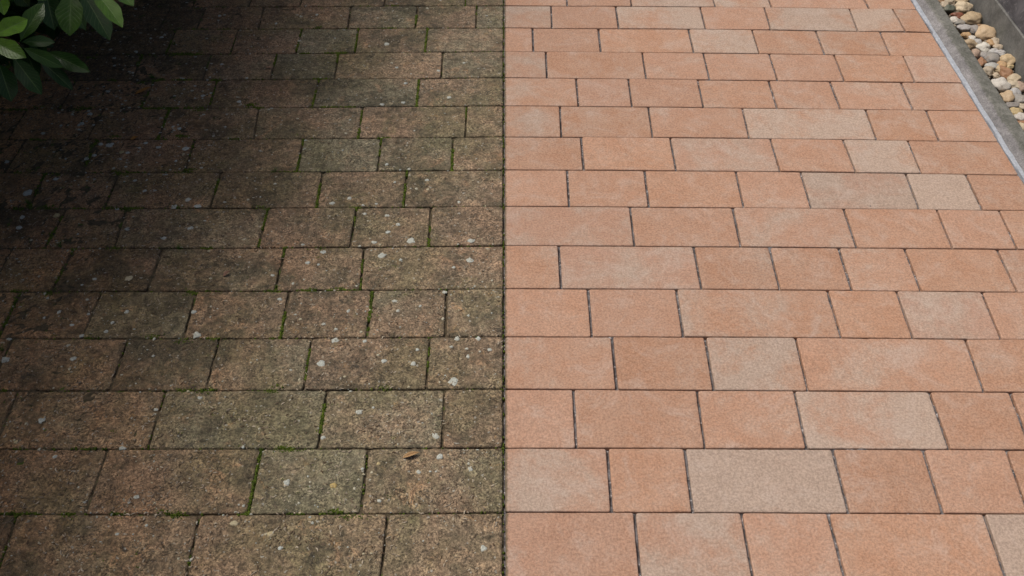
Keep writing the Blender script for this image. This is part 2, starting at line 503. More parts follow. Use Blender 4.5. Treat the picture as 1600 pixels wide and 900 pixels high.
# (greyness, brightness, third) for stones that stand out, by (row, stone)
GREY_R = {(1, 0): .75, (1, 2): .85, (1, 4): .95, (1, 5): .75, (2, 3): .9, (5, 3): .95, (6, 2): .6, (6, 4): .88, (7, 4): .78,
          (7, 5): 1.25, (8, 0): .55, (8, 2): .5, (9, 1): .55, (9, 2): .4, (10, 2): .45, (10, 4): .62, (11, 2): .85, (12, 3): .88, (13, 2): 1.3,
          (14, 1): .62, (14, 4): 1.15, (0, 2): .7, (0, 3): .6, (3, 6): .6, (13, 0): .45, (4, 0): .3, (3, 0): .45, (5, 0): .4}
PINK_R = {(10, 4): .8, (7, 4): .7, (8, 0): .5, (9, 1): .6, (4, 1): .5, (3, 6): .7, (8, 2): .4, (6, 2): .5, (13, 0): .4, (14, 1): .4}
GREY_L = {(2, 2): 1.3, (3, 2): 1.1, (4, 1): .8, (6, 2): 1.1, (6, 1): .8, (1, 0): .9, (1, 2): .7, (10, 4): 1.0, (13, 1): .9, (12, 2): .9,
          (11, 2): .6, (9, 2): .6, (3, 0): .7, (2, 0): .6, (5, 2): .6, (12, 1): .6, (8, 3): .7}
GROWTH_SHADE_L = {(0, 5): 1, (1, 5): 1.2, (1, 6): 1.4, (2, 5): 1.2, (2, 6): 1.3, (3, 4): .8, (3, 5): 1.1, (4, 1): .5, (11, 3): .7, (9, 3): .6, (8, 5): .9}  # blacker stones; far left corner values paint the cast shadow into the colour

def line_y(side, k, x):
    xs, ys = (XL, LINES[k][0]) if side == 'L' else (XR, LINES[k][1])
    if side == 'R' and x > 1600:
        return ys[2] + (x - 1600) * (ys[2] - ys[1]) / 420 * 0.6
    return float(np.interp(x, xs, ys))

def outline(c, jx, jy, wob, crn, rnd):
    """c: four ground corners (near-left, near-right, far-right, far-left); returns the closed outline, joint gap taken off"""
    a, b, d, e = [Vector((p[0], p[1])) for p in c]
    def ins(p, sx, sy):
        return Vector((p.x + sx * jx, p.y + sy * jy))
    pts = [ins(a, 1, 1), ins(b, -1, 1), ins(d, -1, -1), ins(e, 1, -1)]
    res = []
    for i in range(4):
        p, q = pts[i], pts[(i + 1) % 4]
        o = pts[i - 1]
        d1 = (q - p).normalized(); d0 = (o - p).normalized()
        r = crn * rnd.uniform(0.6, 1.7)
        s0, s1 = p + d0 * r, p + d1 * r
        for t in (0, .5, 1):
            res.append((s0 * (1 - t) ** 2 + p * 2 * t * (1 - t) + s1 * t * t, 0.3))
        L = (q - p).length
        n = max(3, int(L / 0.009))
        for j in range(1, n):
            u = j / n
            if u * L <= r * 1.3 or (1 - u) * L <= r * 1.9:
                continue
            res.append((p.lerp(q, u), 1.0))
    cx = sum((p for p, _ in res), Vector((0, 0))) / len(res)
    out = []
    sd_ = rnd.uniform(0, 90)
    for p, w in res:
        n1 = noise.noise(Vector((p.x * 60, p.y * 60, sd_)))
        n2 = noise.noise(Vector((p.x * 14, p.y * 14, sd_ + 9)))
        dirv = (cx - p).normalized()
        # chips
        chip = max(0.0, noise.noise(Vector((p.x * 35, p.y * 35, sd_ + 31))) - 0.42) * 5
        out.append(p + dirv * (wob * w * (n1 + 0.9 * n2 + chip)))
    return out, cx

SURF = []
def surf(x, y):
    """height of the paving under a point"""
    for a, b, c_, d, cx, cy, tx, ty, dz in SURF:
        if a <= x <= b and c_ <= y <= d:
            return dz + (x - cx) * tx + (y - cy) * ty
    return 0.0

def stone_mesh(c, side, rnd, gapx=1.0):
    dirty = side == 'L'
    jx = (0.0031 if not dirty else 0.0026) * rnd.uniform(.75, 1.15)
    jy = (0.0013 if not dirty else 0.0014) * rnd.uniform(.8, 1.3)
    pts, cen = outline(c, jx, jy, 0.0006 if not dirty else 0.0011, 0.0035 if not dirty else 0.006, rnd)
    n = len(pts)
    tk = .009 if dirty else .006
    tx, ty, dz = rnd.uniform(-tk, tk), rnd.uniform(-tk, tk), rnd.uniform(-.0010, .0010)
    bev = 0.0022 if not dirty else 0.0032
    rings = [(0.0, -0.030), (0.0, -bev), (bev * .35, -bev * .35), (bev, -0.0002), (bev + .004, 0.0)]
    SURF.append((min(p[0] for p in c), max(p[0] for p in c), min(p[1] for p in c), max(p[1] for p in c), cen.x, cen.y, tx, ty, dz))
    V, Fc = [], []
    for ins, z in rings:
        for p in pts:
            d = (cen - p)
            L = d.length
            # inset measured towards the stone's inside on both axes
            q = p + Vector((math.copysign(min(ins, abs(d.x)), d.x) if abs(d.x) > 1e-6 else 0,
                            math.copysign(min(ins, abs(d.y)), d.y) if abs(d.y) > 1e-6 else 0))
            V.append((q.x - cen.x, q.y - cen.y, z + dz + (q.x - cen.x) * tx + (q.y - cen.y) * ty))
    for r in range(len(rings) - 1):
        for i in range(n):
            j = (i + 1) % n
            Fc.append((r * n + i, r * n + j, (r + 1) * n + j, (r + 1) * n + i))
    k = (len(rings) - 1) * n
    Fc.append(tuple(range(k, k + n)))
    return V, Fc, cen

def in_view(c):
    us = [proj((p[0], p[1], 0)) for p in c]
    x0, x1 = min(u for u, _ in us), max(u for u, _ in us)
    y0, y1 = min(v for _, v in us), max(v for _, v in us)
    return x1 > 1 and x0 < 1599 and y1 > 1 and y0 < 899

ROWD = (at(787, 8.5).y - at(787, 800).y) / 13.0
joints_left = []                     # ground paths of the soiled side's joints for the moss: (p0, p1, row, index)
def build_paving(side):
    rnd = random.Random(11 if side == 'L' else 23)
    rows = LEFT if side == 'L' else RIGHT
    sgn = -1 if side == 'L' else 1
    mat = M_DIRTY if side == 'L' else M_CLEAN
    lim = 3.3 if side == 'L' else EDGE_X
    x_bed = (-3.4, 0.0) if side == 'L' else (0.0, EDGE_X + 0.004)
    # joint filling: a lumpy bed whose height varies along the joints
    xs = [x_bed[0]] + list(np.arange(-2.0 if side == 'L' else 0.0, x_bed[1] - .004, .0065)) + [x_bed[1]]
    ys = [-1.6] + list(np.arange(.55, 3.25, .0065)) + [6.0]
    bv, bf = [], []
    lo, hi = (-.0105, -.0012) if side == 'L' else (-.0125, -.0020)
    for y in ys:
        for x in xs:
            m = noise.noise(Vector((x * 30, y * 30, 2.0))) * .6 + noise.noise(Vector((x * 110, y * 110, 7.0))) * .6
            clog = .45 * min(1, max(0, (-x - .55) / .6)) if side == 'L' else 0.0
            bv.append((x, y, lo + (hi - lo) * min(1.25, max(0, .42 + m + clog))))
    nx_ = len(xs)
    for a in range(len(ys) - 1):
        for b in range(nx_ - 1):
            bf.append((a * nx_ + b, a * nx_ + b + 1, (a + 1) * nx_ + b + 1, (a + 1) * nx_ + b))
    bed = mesh_obj('pavement', bv, bf, M_JOINT_D if side == 'L' else M_JOINT_C, smooth=True)
    if side == 'L':
        tag(bed, 'soiled brown paving with moss in its joints, not yet cleaned', 'pavement', kind='structure')
    else:
        tag(bed, 'cleaned orange concrete paving with sandy grey stones among it', 'pavement', kind='structure')
    quads = []                       # (corners, row, idx)
    for r, row in enumerate(rows):
        top, bot = r - 1, r          # LINES[top] upper, LINES[bot] lower
        def gpt(x, k, fallback=None):
            return at(x, line_y(side, k, x))
        pts = []
        for (xt, xb) in [(787, 787)] + row:
            pb = gpt(xb, bot)
            if r == 0:
                pt = Vector((pb.x, pb.y + ROWD, 0))
            elif r == len(rows) - 1:
                pt = gpt(xt, top)
                pb = at(xb, 912)
            else:
                pt = gpt(xt, top)
            if xt == 787 and xb == 787:
                pt.x = pb.x = 0.0
            pts.append((pt, pb))
        # beyond the frame
        while True:
            pt, pb = pts[-1]
            xm = (pt.x + pb.x) / 2
            if abs(xm) > lim - 0.10:
                break
            L = rnd.choice((.155, .185, .205, .24, .31))
            nx = sgn * (abs(xm) + L)
            if side == 'R' and nx > EDGE_X - 0.07:
                break
            pts.append((Vector((nx, pt.y, 0)), Vector((nx, pb.y, 0))))
        if side == 'R':
            pt, pb = pts[-1]
            def yat(k, fb):
                u = 1600 if k < 0 else None
                return fb
            ut = proj((EDGE_X, pt.y, 0)); ub = proj((EDGE_X, pb.y, 0))
            yt = at(ut[0], line_y('R', top, ut[0])).y if r > 0 else at(1440, line_y('R', 0, 1440)).y + ROWD
            yb = at(ub[0], line_y('R', bot, ub[0])).y if r < len(rows) - 1 else pb.y
            if abs(pt.x) < EDGE_X - 0.03:
                pts.append((Vector((EDGE_X, yt, 0)), Vector((EDGE_X, yb, 0))))
            else:
                pts[-1] = (Vector((EDGE_X, yt, 0)), Vector((EDGE_X, yb, 0)))
        for i in range(len(pts) - 1):
            (t0, b0), (t1, b1) = pts[i], pts[i + 1]
            c = [b0, b1, t1, t0] if side == 'R' else [b1, b0, t0, t1]
            quads.append((c, r, i))
            if side == 'L':
                joints_left.append((t1, b1, r, i + 1))
    # rows nearer than the frame and farther than it
    for base, step, cnt in ((at(787, 8.5).y + ROWD, 1, 14), (at(787, 912).y, -1, 13)):
        for k in range(cnt):
            ya = base + step * ROWD * k
            yb = base + step * ROWD * (k + 1)
            y0, y1 = min(ya, yb), max(ya, yb)
            x = 0.0
            while x < lim - 0.02:
                L = rnd.choice((.155, .185, .205, .24, .31))
                nx = min(lim, x + L)
                if lim - nx < 0.08: nx = lim
                xa, xb = sorted((sgn * x, sgn * nx))
                quads.append(([Vector((xa, y0, 0)), Vector((xb, y0, 0)), Vector((xb, y1, 0)), Vector((xa, y1, 0))], 99, 0))
                x = nx
    rest_v, rest_f = [], []
    seen = 0
    for c, r, i in quads:
        V, Fc, cen = stone_mesh(c, side, rnd)
        if r != 99 and in_view(c):
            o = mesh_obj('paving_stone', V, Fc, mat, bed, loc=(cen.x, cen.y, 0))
            if side == 'R':
                g = GREY_R.get((r, i), rnd.uniform(0.0, 0.34))
                o.color = (g, rnd.uniform(.38, .62), PINK_R.get((r, i), rnd.uniform(0, .4)), 1)
                if g > 0.8: o['label'] = 'sandy grey paving stone'
            else:
                g = GREY_L.get((r, i), rnd.uniform(0.0, 0.5))
                o.color = (g, rnd.uniform(.35, .65), GROWTH_SHADE_L.get((r, i), rnd.uniform(0.0, 0.4)), 1)
                if g > 0.95: o['label'] = 'grey green weathered paving stone'
            seen += 1
        else:
            b = len(rest_v)
            rest_v += [(v[0] + cen.x, v[1] + cen.y, v[2]) for v in V]
            rest_f += [tuple(q + b for q in f) for f in Fc]
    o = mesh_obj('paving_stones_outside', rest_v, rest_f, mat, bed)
    o.color = (.2, .5, .2, 1)
    o['kind'] = 'stuff'
    print('stones in view', side, seen)
    return bed
pave_dirty = build_paving('L')
pave_clean = build_paving('R')

# ------------------------------------------------------------------ mortar strip, kerb, gravel bed, wall
def strip(name, prof, y0, y1, mat, n=160, jit=0.0006, closed=True, seed=1):
    """extrude a cross-section (x, z) along Y with slight irregularity"""
    V, Fc = [], []
    m = len(prof)
    for k in range(n + 1):
        y = y0 + (y1 - y0) * k / n
        for j, (x, z) in enumerate(prof):
            dx = jit * 2 * noise.noise(Vector((y * 9, j * 5.0, seed)))
            dx += jit * noise.noise(Vector((y * 45, j * 5.0, seed + 4)))
            dzz = jit * 1.2 * noise.noise(Vector((y * 20, j * 7.0, seed + 8)))
            V.append((x + dx, y, z + dzz))
    for k in range(n):
        for j in range(m if closed else m - 1):
            a = k * m + j; b = k * m + (j + 1) % m
            Fc.append((a, b, b + m, a + m))
    Fc.append(tuple(range(m - 1, -1, -1)))
    Fc.append(tuple(n * m + j for j in range(m)))
    return mesh_obj(name, V, Fc, mat)
Y0, Y1 = -1.5, 6.0
o = strip('mortar_strip', [(EDGE_X + .001, -.07), (EDGE_X + .001, -.0015), (EDGE_X + .004, .0012), (EDGE_X + .013, .0018), (EDGE_X + .013, -.07)], Y0, Y1, M_MORTAR, 700, 0.0016, seed=3)
tag(o, 'pale bluish grey mortar strip between the orange stones and the kerb', 'mortar strip', kind='structure')
KX = EDGE_X + .0135
o = strip('kerb', [(KX, -.16), (KX, .0005), (KX + .006, .005), (KX + .021, .0165), (KX + .027, .0195), (KX + .058, .020), (KX + .063, .016), (KX + .063, -.16)], Y0, Y1, M_KERB, 500, 0.0010, seed=5)
tag(o, 'narrow weathered concrete kerb with a sloped face and greenish top', 'kerb', kind='structure')
WX = 1.652
bed = mesh_obj('gravel_bed', [(KX + .06, Y0, -.045), (WX + .05, Y0, -.045), (WX + .05, Y1, -.045), (KX + .06, Y1, -.045)], [(0, 1, 2, 3)], M_GRIT)
tag(bed, 'shaded gravel bed between the kerb and the wall foot', 'ground', kind='structure')

wall = empty('wall', (WX, 2.2, 0))
tag(wall, 'low dark stone clad wall on a grey plinth behind the pebbles', 'wall', kind='structure')
pl = strip('plinth', [(WX, -.15), (WX, .076), (WX + .005, .081), (WX + .30, .081), (WX + .30, -.15)], Y0, Y1, M_PLINTH, 300, 0.0012, seed=9)
pl.parent = wall; pl.matrix_parent_inverse = wall.matrix_world.inverted()
pl.location = (-WX, -2.2, 0)
pl.matrix_parent_inverse.identity()
sl = strip('cladding', [(WX + .0035, .0815), (WX + .0035, .55), (WX + .008, .555), (WX + .28, .555), (WX + .28, .0815)], Y0, Y1, M_SLATE, 300, 0.0016, seed=12)
sl.parent = wall
sl.location = (-WX, -2.2, 0)

# ------------------------------------------------------------------ pebbles
def ico(sub=2):
    import bmesh
    bm = bmesh.new()
    bmesh.ops.create_icosphere(bm, subdivisions=sub, radius=1)
    vs = [v.co.copy() for v in bm.verts]
    fs = [tuple(v.index for v in f.verts) for f in bm.faces]
    bm.free()
    return vs, fs
ICO3, ICO3F = ico(4)
ICO1, ICO1F = ico(1)
ICO2, ICO2F = ico(2)

def pebble_shape(rx, ry, rz, rot, seed, vs=ICO3, amp=0.10, flat=0.0):
    ca, sa = math.cos(rot), math.sin(rot)
    out = []
    for v in vs:
        n = noise.noise(v * 1.1 + Vector((seed, 0, 0))) * amp * 1.6 + noise.noise(v * 2.6 + Vector((0, seed, 0))) * amp * .5
        w = v * (1 + n)
        # a little boxier than an ellipsoid
        k = 1 + flat * (abs(w.x) ** 4 + abs(w.y) ** 4 + abs(w.z) ** 4 - 0.6)
        w = w * k
        x, y, z = w.x * rx, w.y * ry, w.z * rz
        out.append((x * ca - y * sa, x * sa + y * ca, z))
    return out

C5 = lambda x, y: (1400 + x / 8, y / 8)
C6 = lambda x, y: (1450 + x / 4.5, 100 + y / 4.5)
TAN, CREAM, WHITE, GREY, LGREY = (.42, .32, .20), (.48, .40, .28), (.50, .47, .42), (.26, .245, .225), (.38, .375, .36)
BROWN, RED, GREEN, ORANGE, BEIGE, PINK, OCHRE, RUST = (.25, .15, .08), (.20, .075, .045), (.10, .11, .085), (.42, .27, .14), (.42, .35, .26), (.34, .25, .19), (.43, .33, .18), (.28, .15, .08)
PEB = [  # px centre, half width, half height (px), lift, rotation, colour, label
    (*C5(840, 85), 12, 9.0, .010, -.35, CREAM, 'large cream pebble touching the wall, above the big round tan one'),
    (*C5(945, 230), 13.5, 11, .012, -.2, TAN, 'big round tan pebble against the wall beside the red one'),
    (*C5(1120, 412), 14.5, 11, .012, .55, TAN, 'big egg shaped tan pebble tilted against the wall foot'),
    (*C5(770, 195), 9, 5.5, .004, -.1, RED, 'dark red brown pebble between kerb and big round tan pebble'),
    (*C5(665, 110), 8.5, 6, .002, .2, GREEN, 'dark green pebble beside the kerb below a beige one'),
    (*C5(598, 65), 6, 5, .006, -.3, BEIGE, 'small beige pebble on the kerb edge above the dark green pebble'),
    (*C5(720, 252), 7, 5, .005, -.3, WHITE, 'small whitish pebble at the kerb below the red brown pebble'),
    (*C5(800, 283), 8, 5, .002, .1, GREY, 'mottled grey pebble below the red brown pebble'),
    (*C5(845, 350), 9.5, 6, .006, .1, LGREY, 'smooth light grey pebble lying just below the mottled grey one'),
    (*C5(978, 370), 8, 7.5, .004, .5, GREY, 'grey pebble left of the big egg shaped tan pebble'),
    (*C5(1062, 335), 7, 4.5, .001, 0, BROWN, 'brownish pebble squeezed above the egg shaped tan pebble'),
    (*C5(880, 440), 8.5, 5, .006, -.2, ORANGE, 'orange pebble with a pale tip beside the kerb'),
    (*C5(950, 482), 6, 5.5, .005, .4, WHITE, 'small white pebble below the orange pale tipped one'),
    (*C5(1012, 525), 7, 6, .004, -.5, LGREY, 'pale bluish grey pebble right of the small white pebble'),
    (*C5(918, 553), 10.5, 9, .004, -.7, TAN, 'tan brown pebble wedged against the kerb by a dark gap'),
    (*C5(1102, 590), 9, 7.5, .008, .1, WHITE, 'creamy white pebble below the egg shaped tan pebble'),
    (*C5(1242, 520), 6.5, 6, .007, .2, BEIGE, 'round beige pebble below the egg shaped one at the wall'),
    (*C5(1186, 542), 6.5, 5.5, .002, .3, ORANGE, 'half hidden orange brown pebble left of the round beige one'),
    (*C5(1272, 590), 7, 5.5, .004, .3, BEIGE, 'beige pebble directly below the round beige one'),
    (*C5(1216, 640), 8, 4.5, .003, .3, LGREY, 'flat pale grey pebble above the speckled grey pebble'),
    (*C5(1000, 672), 7, 8, .003, -.6, PINK, 'pinkish brown pebble at the kerb level with the white scuff'),
    (*C5(1198, 725), 11.5, 9.5, .006, .3, GREY, 'large speckled grey pebble in the middle of the strip'),
    (*C5(1312, 662), 8, 5, .006, -.1, LGREY, 'light grey pebble right of the speckled grey pebble'),
    (*C5(1388, 760), 11.5, 10.5, .010, -.5, TAN, 'large two toned tan and cream pebble by the wall'),
    (*C5(1068, 780), 6, 7.5, .001, -.3, RUST, 'dark rusty pebble beside the kerb below the pinkish one'),
    (*C5(1322, 812), 7, 6.5, .006, .1, ORANGE, 'orange pebble tucked under the two toned tan one'),
    (*C5(1108, 692), 7, 6, .001, 0, GREY, 'small grey pebble left of the speckled grey pebble'),
    (*C5(1188, 830), 9.5, 6, .006, .1, LGREY, 'pale grey pebble just below the speckled grey one'),
    (*C5(815, 0), 11, 6, .003, 0, TAN, 'tan pebble at the far end of the strip by the wall'),
    (*C5(668, 12), 8.5, 6, .003, -.1, BEIGE, 'beige pebble at the far end in the middle of the strip'),
    (*C5(575, 10), 6, 4.5, .001, 0, BROWN, 'small brown pebble at the far end against the kerb'),
    (*C6(425, 50), 8, 10, .005, -.6, BEIGE, 'beige brown pebble at the kerb below the dark rusty one'),
    (*C6(455, 10), 9, 4.5, .004, 0, LGREY, 'whitish grey pebble above the round orange brown cluster'),
    (*C6(498, 38), 6.5, 6.5, .003, 0, TAN, 'small tan pebble left of the dark orange brown pebble'),
    (*C6(545, 65), 10, 10, .004, .3, RUST, 'dark orange brown pebble right of the small tan one'),
    (*C6(505, 145), 13.5, 10.5, .009, -.45, WHITE, 'largest white pebble, lying against the kerb'),
    (*C6(608, 103), 8, 9, .008, -.7, CREAM, 'pointed cream pebble right above the largest white one'),
    (*C6(562, 18), 8, 5, .004, 0, OCHRE, 'ochre pebble under the large two toned one'),
    (*C6(598, 153), 9.5, 8, .003, .2, BEIGE, 'beige pebble right of the largest white pebble'),
    (*C6(652, 160), 8, 12, .004, .1, PINK, 'pinkish upright pebble near the wall right of the beige one'),
    (*C6(552, 232), 9.5, 10, .006, -.4, TAN, 'tan and cream pebble by the kerb below the largest white one'),
    (*C6(608, 203), 8, 7, .006, .1, LGREY, 'light grey pebble between the tan cream one and the wall'),
    (*C6(645, 250), 11, 8, .003, .1, GREY, 'broad grey pebble near the wall below the light grey one'),
    (*C6(593, 290), 11.5, 5, .005, .05, GREY, 'long flat grey pebble lying across beside the kerb'),
    (*C6(610, 335), 10, 6.5, .006, .2, OCHRE, 'yellow ochre pebble just below the long flat grey one'),
    (*C6(652, 378), 10.5, 7, .008, .1, WHITE, 'whitish wet looking pebble below the yellow ochre one'),
    (*C6(655, 412), 8, 4, .002, 0, RUST, 'thin rust red pebble under the whitish wet looking one'),
    (*C6(668, 445), 6, 7, .004, .2, CREAM, 'cream pebble nearest to the photographer at the kerb'),
    (*C6(663, 297), 7, 5, .004, 0, BEIGE, 'small beige pebble at the frame edge beside the long flat grey one'),
    (*C6(480, 80), 5.5, 4.5, .006, .2, CREAM, 'tiny light tan pebble just above the largest white one'),
]
PZ = -0.012
for k, (u, v, hw, hh, lift, rot, cl, lab) in enumerate(PEB):
    c = at(u, v, PZ + lift * .6)
    ppm = math.cos(TH) * (v - YH) / (H - PZ)
    rx = hw / ppm * 1.04
    # seen height of an ellipsoid is sqrt((ry sin e)^2 + (rz cos e)^2)
    e = math.radians(36)
    s_h = hh / ppm * 1.04
    rz = min(s_h, rx) * 0.80
    ry = math.sqrt(max((s_h ** 2 - (rz * math.cos(e)) ** 2), (0.45 * s_h) ** 2)) / math.sin(e)
    ry = min(ry, rx * 1.5)
    c.x = min(max(c.x, KX + .065 + rx * .70), WX - rx * .80)
    V = pebble_shape(rx, ry, rz, rot, k * 3.7 + 1, amp=0.20, flat=0.05)
    o = mesh_obj('pebble', V, ICO3F, M_PEBBLE, smooth=True, loc=c)
    j = random.Random(k)
    jb = j.uniform(.92, 1.15)
    o.color = tuple(min(1, ch * jb * j.uniform(.985, 1.015)) for ch in cl) + (1,)
    tag(o, lab, 'pebble', 'river pebbles lying between the kerb and the wall')
# small gravel under and between the pebbles, and the strip's run outside the photograph
gv, gf = [], []
rg = random.Random(5)
for k in range(2600):
    y = rg.uniform(0.4, 4.6)
    x = rg.uniform(KX + .072, WX - .007)
    outside = proj((x, y, 0))[0] > 1612 or proj((x, y, 0))[1] < -14
    r = rg.uniform(.008, .020) if outside else rg.uniform(.005, .011)
    z = -.045 + (rg.uniform(.0, .036) if outside else rg.uniform(0.008, .030))
    x = min(max(x, KX + .066 + r), WX - r)
    b = len(gv)
    P = pebble_shape(r, r * rg.uniform(.6, 1), r * rg.uniform(.5, .8), rg.uniform(0, 3), k * 1.3, ICO1 if not outside else ICO2, .15)
    gv += [(p[0] + x, p[1] + y, p[2] + z) for p in P]
    gf += [tuple(q + b for q in f) for f in (ICO1F if not outside else ICO2F)]
o = mesh_obj('gravel', gv, gf, M_GRIT, smooth=True)
tag(o, 'small mixed gravel filling the gaps under the river pebbles', 'gravel', kind='stuff')

# ------------------------------------------------------------------ moss in the joints of the soiled side
mv, mf = [], []
rm = random.Random(31)
def moss_tuft(x, y, r, h):
    b = len(mv)
    n = 5
    a0 = rm.uniform(0, 6)
    zb = -.010
    for i in range(n):
        a = a0 + i * 2 * math.pi / n
        mv.append((x + math.cos(a) * r * rm.uniform(.7, 1.2), y + math.sin(a) * r * rm.uniform(.7, 1.2), zb))
    for i in range(n):
        a = a0 + .5 + i * 2 * math.pi / n
        mv.append((x + math.cos(a) * r * rm.uniform(.6, 1.0), y + math.sin(a) * r * rm.uniform(.6, 1.0), zb + (h - zb) * rm.uniform(.6, .9)))
    mv.append((x + rm.uniform(-r, r) * .3, y + rm.uniform(-r, r) * .3, h))
    for i in range(n):
        j = (i + 1) % n
        mf.append((b + i, b + j, b + n + j, b + n + i))
        mf.append((b + n + i, b + n + j, b + 2 * n))
def moss_line(p0, p1, w, dens, h=0.0015):
    """w half width of the cushion line, dens tufts per metre"""
    L = (p1 - p0).length
    for k in range(int(L * dens)):
        t = rm.random()
        p = p0.lerp(p1, t)
        m = noise.noise(Vector((p.x * 22, p.y * 22, 4)))
        if m < -0.12: continue
        d = (p1 - p0).normalized()
        nx, ny = -d.y, d.x
        s_ = rm.gauss(0, w * .5)
        moss_tuft(p.x + nx * s_, p.y + ny * s_, rm.uniform(.0014, .0034), h * rm.uniform(-1, 1.6) + m * .002)
# strong moss: (row, joint index) -> (t0, t1, half width m, density)
STRONG = {(13, 2): (0, 1, .0034, 1500), (10, 2): (0, .85, .0040, 1500), (12, 2): (.05, .75, .0042, 1500), (10, 3): (.45, 1, .0038, 1300),
          (4, 1): (0, 1, .0036, 1400), (1, 2): (0, 1, .0042, 1400), (1, 1): (0, .4, .002, 600), (2, 1): (0, 1, .0028, 900), (2, 2): (0, 1, .0030, 1000),
          (2, 3): (.0, 1, .0034, 1100), (3, 2): (0, .6, .0036, 1100), (3, 3): (0, .6, .0032, 1000), (4, 2): (.0, 1, .0034, 900), (5, 2): (0, 1, .0036, 900),
          (5, 1): (0, .4, .002, 500), (6, 1): (0, 1, .0034, 1200), (6, 2): (0, .8, .0032, 900), (6, 3): (0, 1, .0040, 1200), (7, 1): (0, 1, .0036, 1100),
          (7, 2): (0, 1, .0040, 1100), (7, 3): (0, .9, .0042, 1100), (8, 1): (.5, 1, .0036, 1100), (8, 2): (0, .35, .0040, 1200), (8, 3): (0, 1, .0036, 1100),
          (9, 1): (.3, 1, .0026, 700), (9, 2): (0, 1, .0032, 900), (11, 1): (.2, .6, .0030, 800), (11, 2): (.2, .8, .0022, 800), (8, 5): (.2, .9, .006, 1000),
          (11, 3): (0, .6, .0024, 700), (9, 4): (0, .8, .005, 900), (10, 6): (0, 1, .006, 800), (7, 5): (0, 1, .007, 900), (6, 5): (0, 1, .005, 700),
          (3, 5): (0, .7, .006, 800), (4, 4): (0, 1, .008, 1300), (5, 4): (0, 1, .005, 900), (6, 4): (0, .5, .0035, 700), (2, 5): (0, 1, .006, 900),
          (5, 5): (0, 1, .002, 300), (13, 1): (0, .9, .002, 350), (14, 3): (0, 1, .002, 300), (14, 2): (.6, 1, .002, 300), (4, 3): (0, 1, .003, 500)}
for (t1, b1, r, i) in joints_left:
    if (r, i) in STRONG:
        a, b, w, dn = STRONG[(r, i)]
        moss_line(t1.lerp(b1, a), t1.lerp(b1, b), w * 1.05, dn * 1.15, .0025)
    elif rm.random() < .3:
        moss_line(t1, b1, .0014, 120, -.002)
# moss along horizontal joints: (line index, x from, x to, half width, density)
for k, x0, x1, w, dn in [(1, 300, 360, .006, 900), (2, 265, 310, .010, 1500), (2, 455, 560, .0028, 900), (3, 225, 255, .011, 1500), (3, 255, 300, .004, 700),
                         (3, 470, 512, .0030, 1000), (4, 220, 300, .007, 1300), (4, 500, 560, .0026, 900), (4, 395, 412, .004, 900), (5, 255, 275, .006, 1000),
                         (5, 590, 610, .004, 900), (6, 420, 470, .0024, 500), (6, 180, 260, .004, 500), (7, 160, 212, .007, 1300), (7, 20, 60, .008, 1200),
                         (7, 535, 562, .0040, 1200), (7, 60, 150, .003, 400), (8, 60, 120, .005, 600), (8, 380, 450, .0022, 500), (9, 290, 330, .005, 700),
                         (9, 440, 560, .0022, 500), (10, 400, 450, .0024, 600), (11, 0, 30, .009, 900), (12, 20, 150, .004, 500), (13, 0, 120, .0036, 900),
                         (13, 160, 210, .0036, 700), (13, 370, 410, .003, 900), (13, 420, 520, .002, 350), (0, 560, 640, .002, 400), (1, 590, 620, .003, 700)]:
    for s in range(6):
        xa = x0 + (x1 - x0) * s / 6; xb = x0 + (x1 - x0) * (s + 1) / 6
        moss_line(at(xa, line_y('L', k, xa)), at(xb, line_y('L', k, xb)), w * .8, dn * 1.2, .003)
for k in range(15):
    for s in range(24):
        xa = 787 * s / 24; xb = 787 * (s + 1) / 24
        moss_line(at(xa, line_y('L', k, xa)), at(xb, line_y('L', k, xb)), .0011, 60, -.003)
# loose cushions spilling over stone edges in the damp, shaded part
for k in range(150):
    u = rm.uniform(0, 620); v = rm.uniform(20, 880)
    if rm.random() > (1.0 if (u < 330 and v < 460) else .35): continue
    kk = min(range(15), key=lambda q_: abs(line_y('L', q_, u) - v))
    v = line_y('L', kk, u) + rm.gauss(0, 2.5)
    c = at(u, v)
    for q_ in range(rm.randint(8, 55)):
        moss_tuft(c.x + rm.gauss(0, .010), c.y + rm.gauss(0, .0035), rm.uniform(.0013, .003), rm.uniform(.001, .004))
for k in range(420):
    u = rm.uniform(0, 700); v = rm.uniform(10, 890)
    if noise.noise(Vector((u / 80, v / 60, 12))) < .12: continue
    c = at(u, v)
    for q_ in range(rm.randint(2, 7)):
        moss_tuft(c.x + rm.gauss(0, .003), c.y + rm.gauss(0, .002), rm.uniform(.001, .002), rm.uniform(.0008, .0022))
# sparse dirt moss in the dividing joint
moss_line(Vector((-.0003, .6, 0)), Vector((-.0003, 3.1, 0)), .0014, 110, -.003)
o = mesh_obj('moss', mv, mf, M_MOSS, smooth=True)
tag(o, 'bright green moss growing in the joints of the soiled paving', 'moss', kind='stuff')

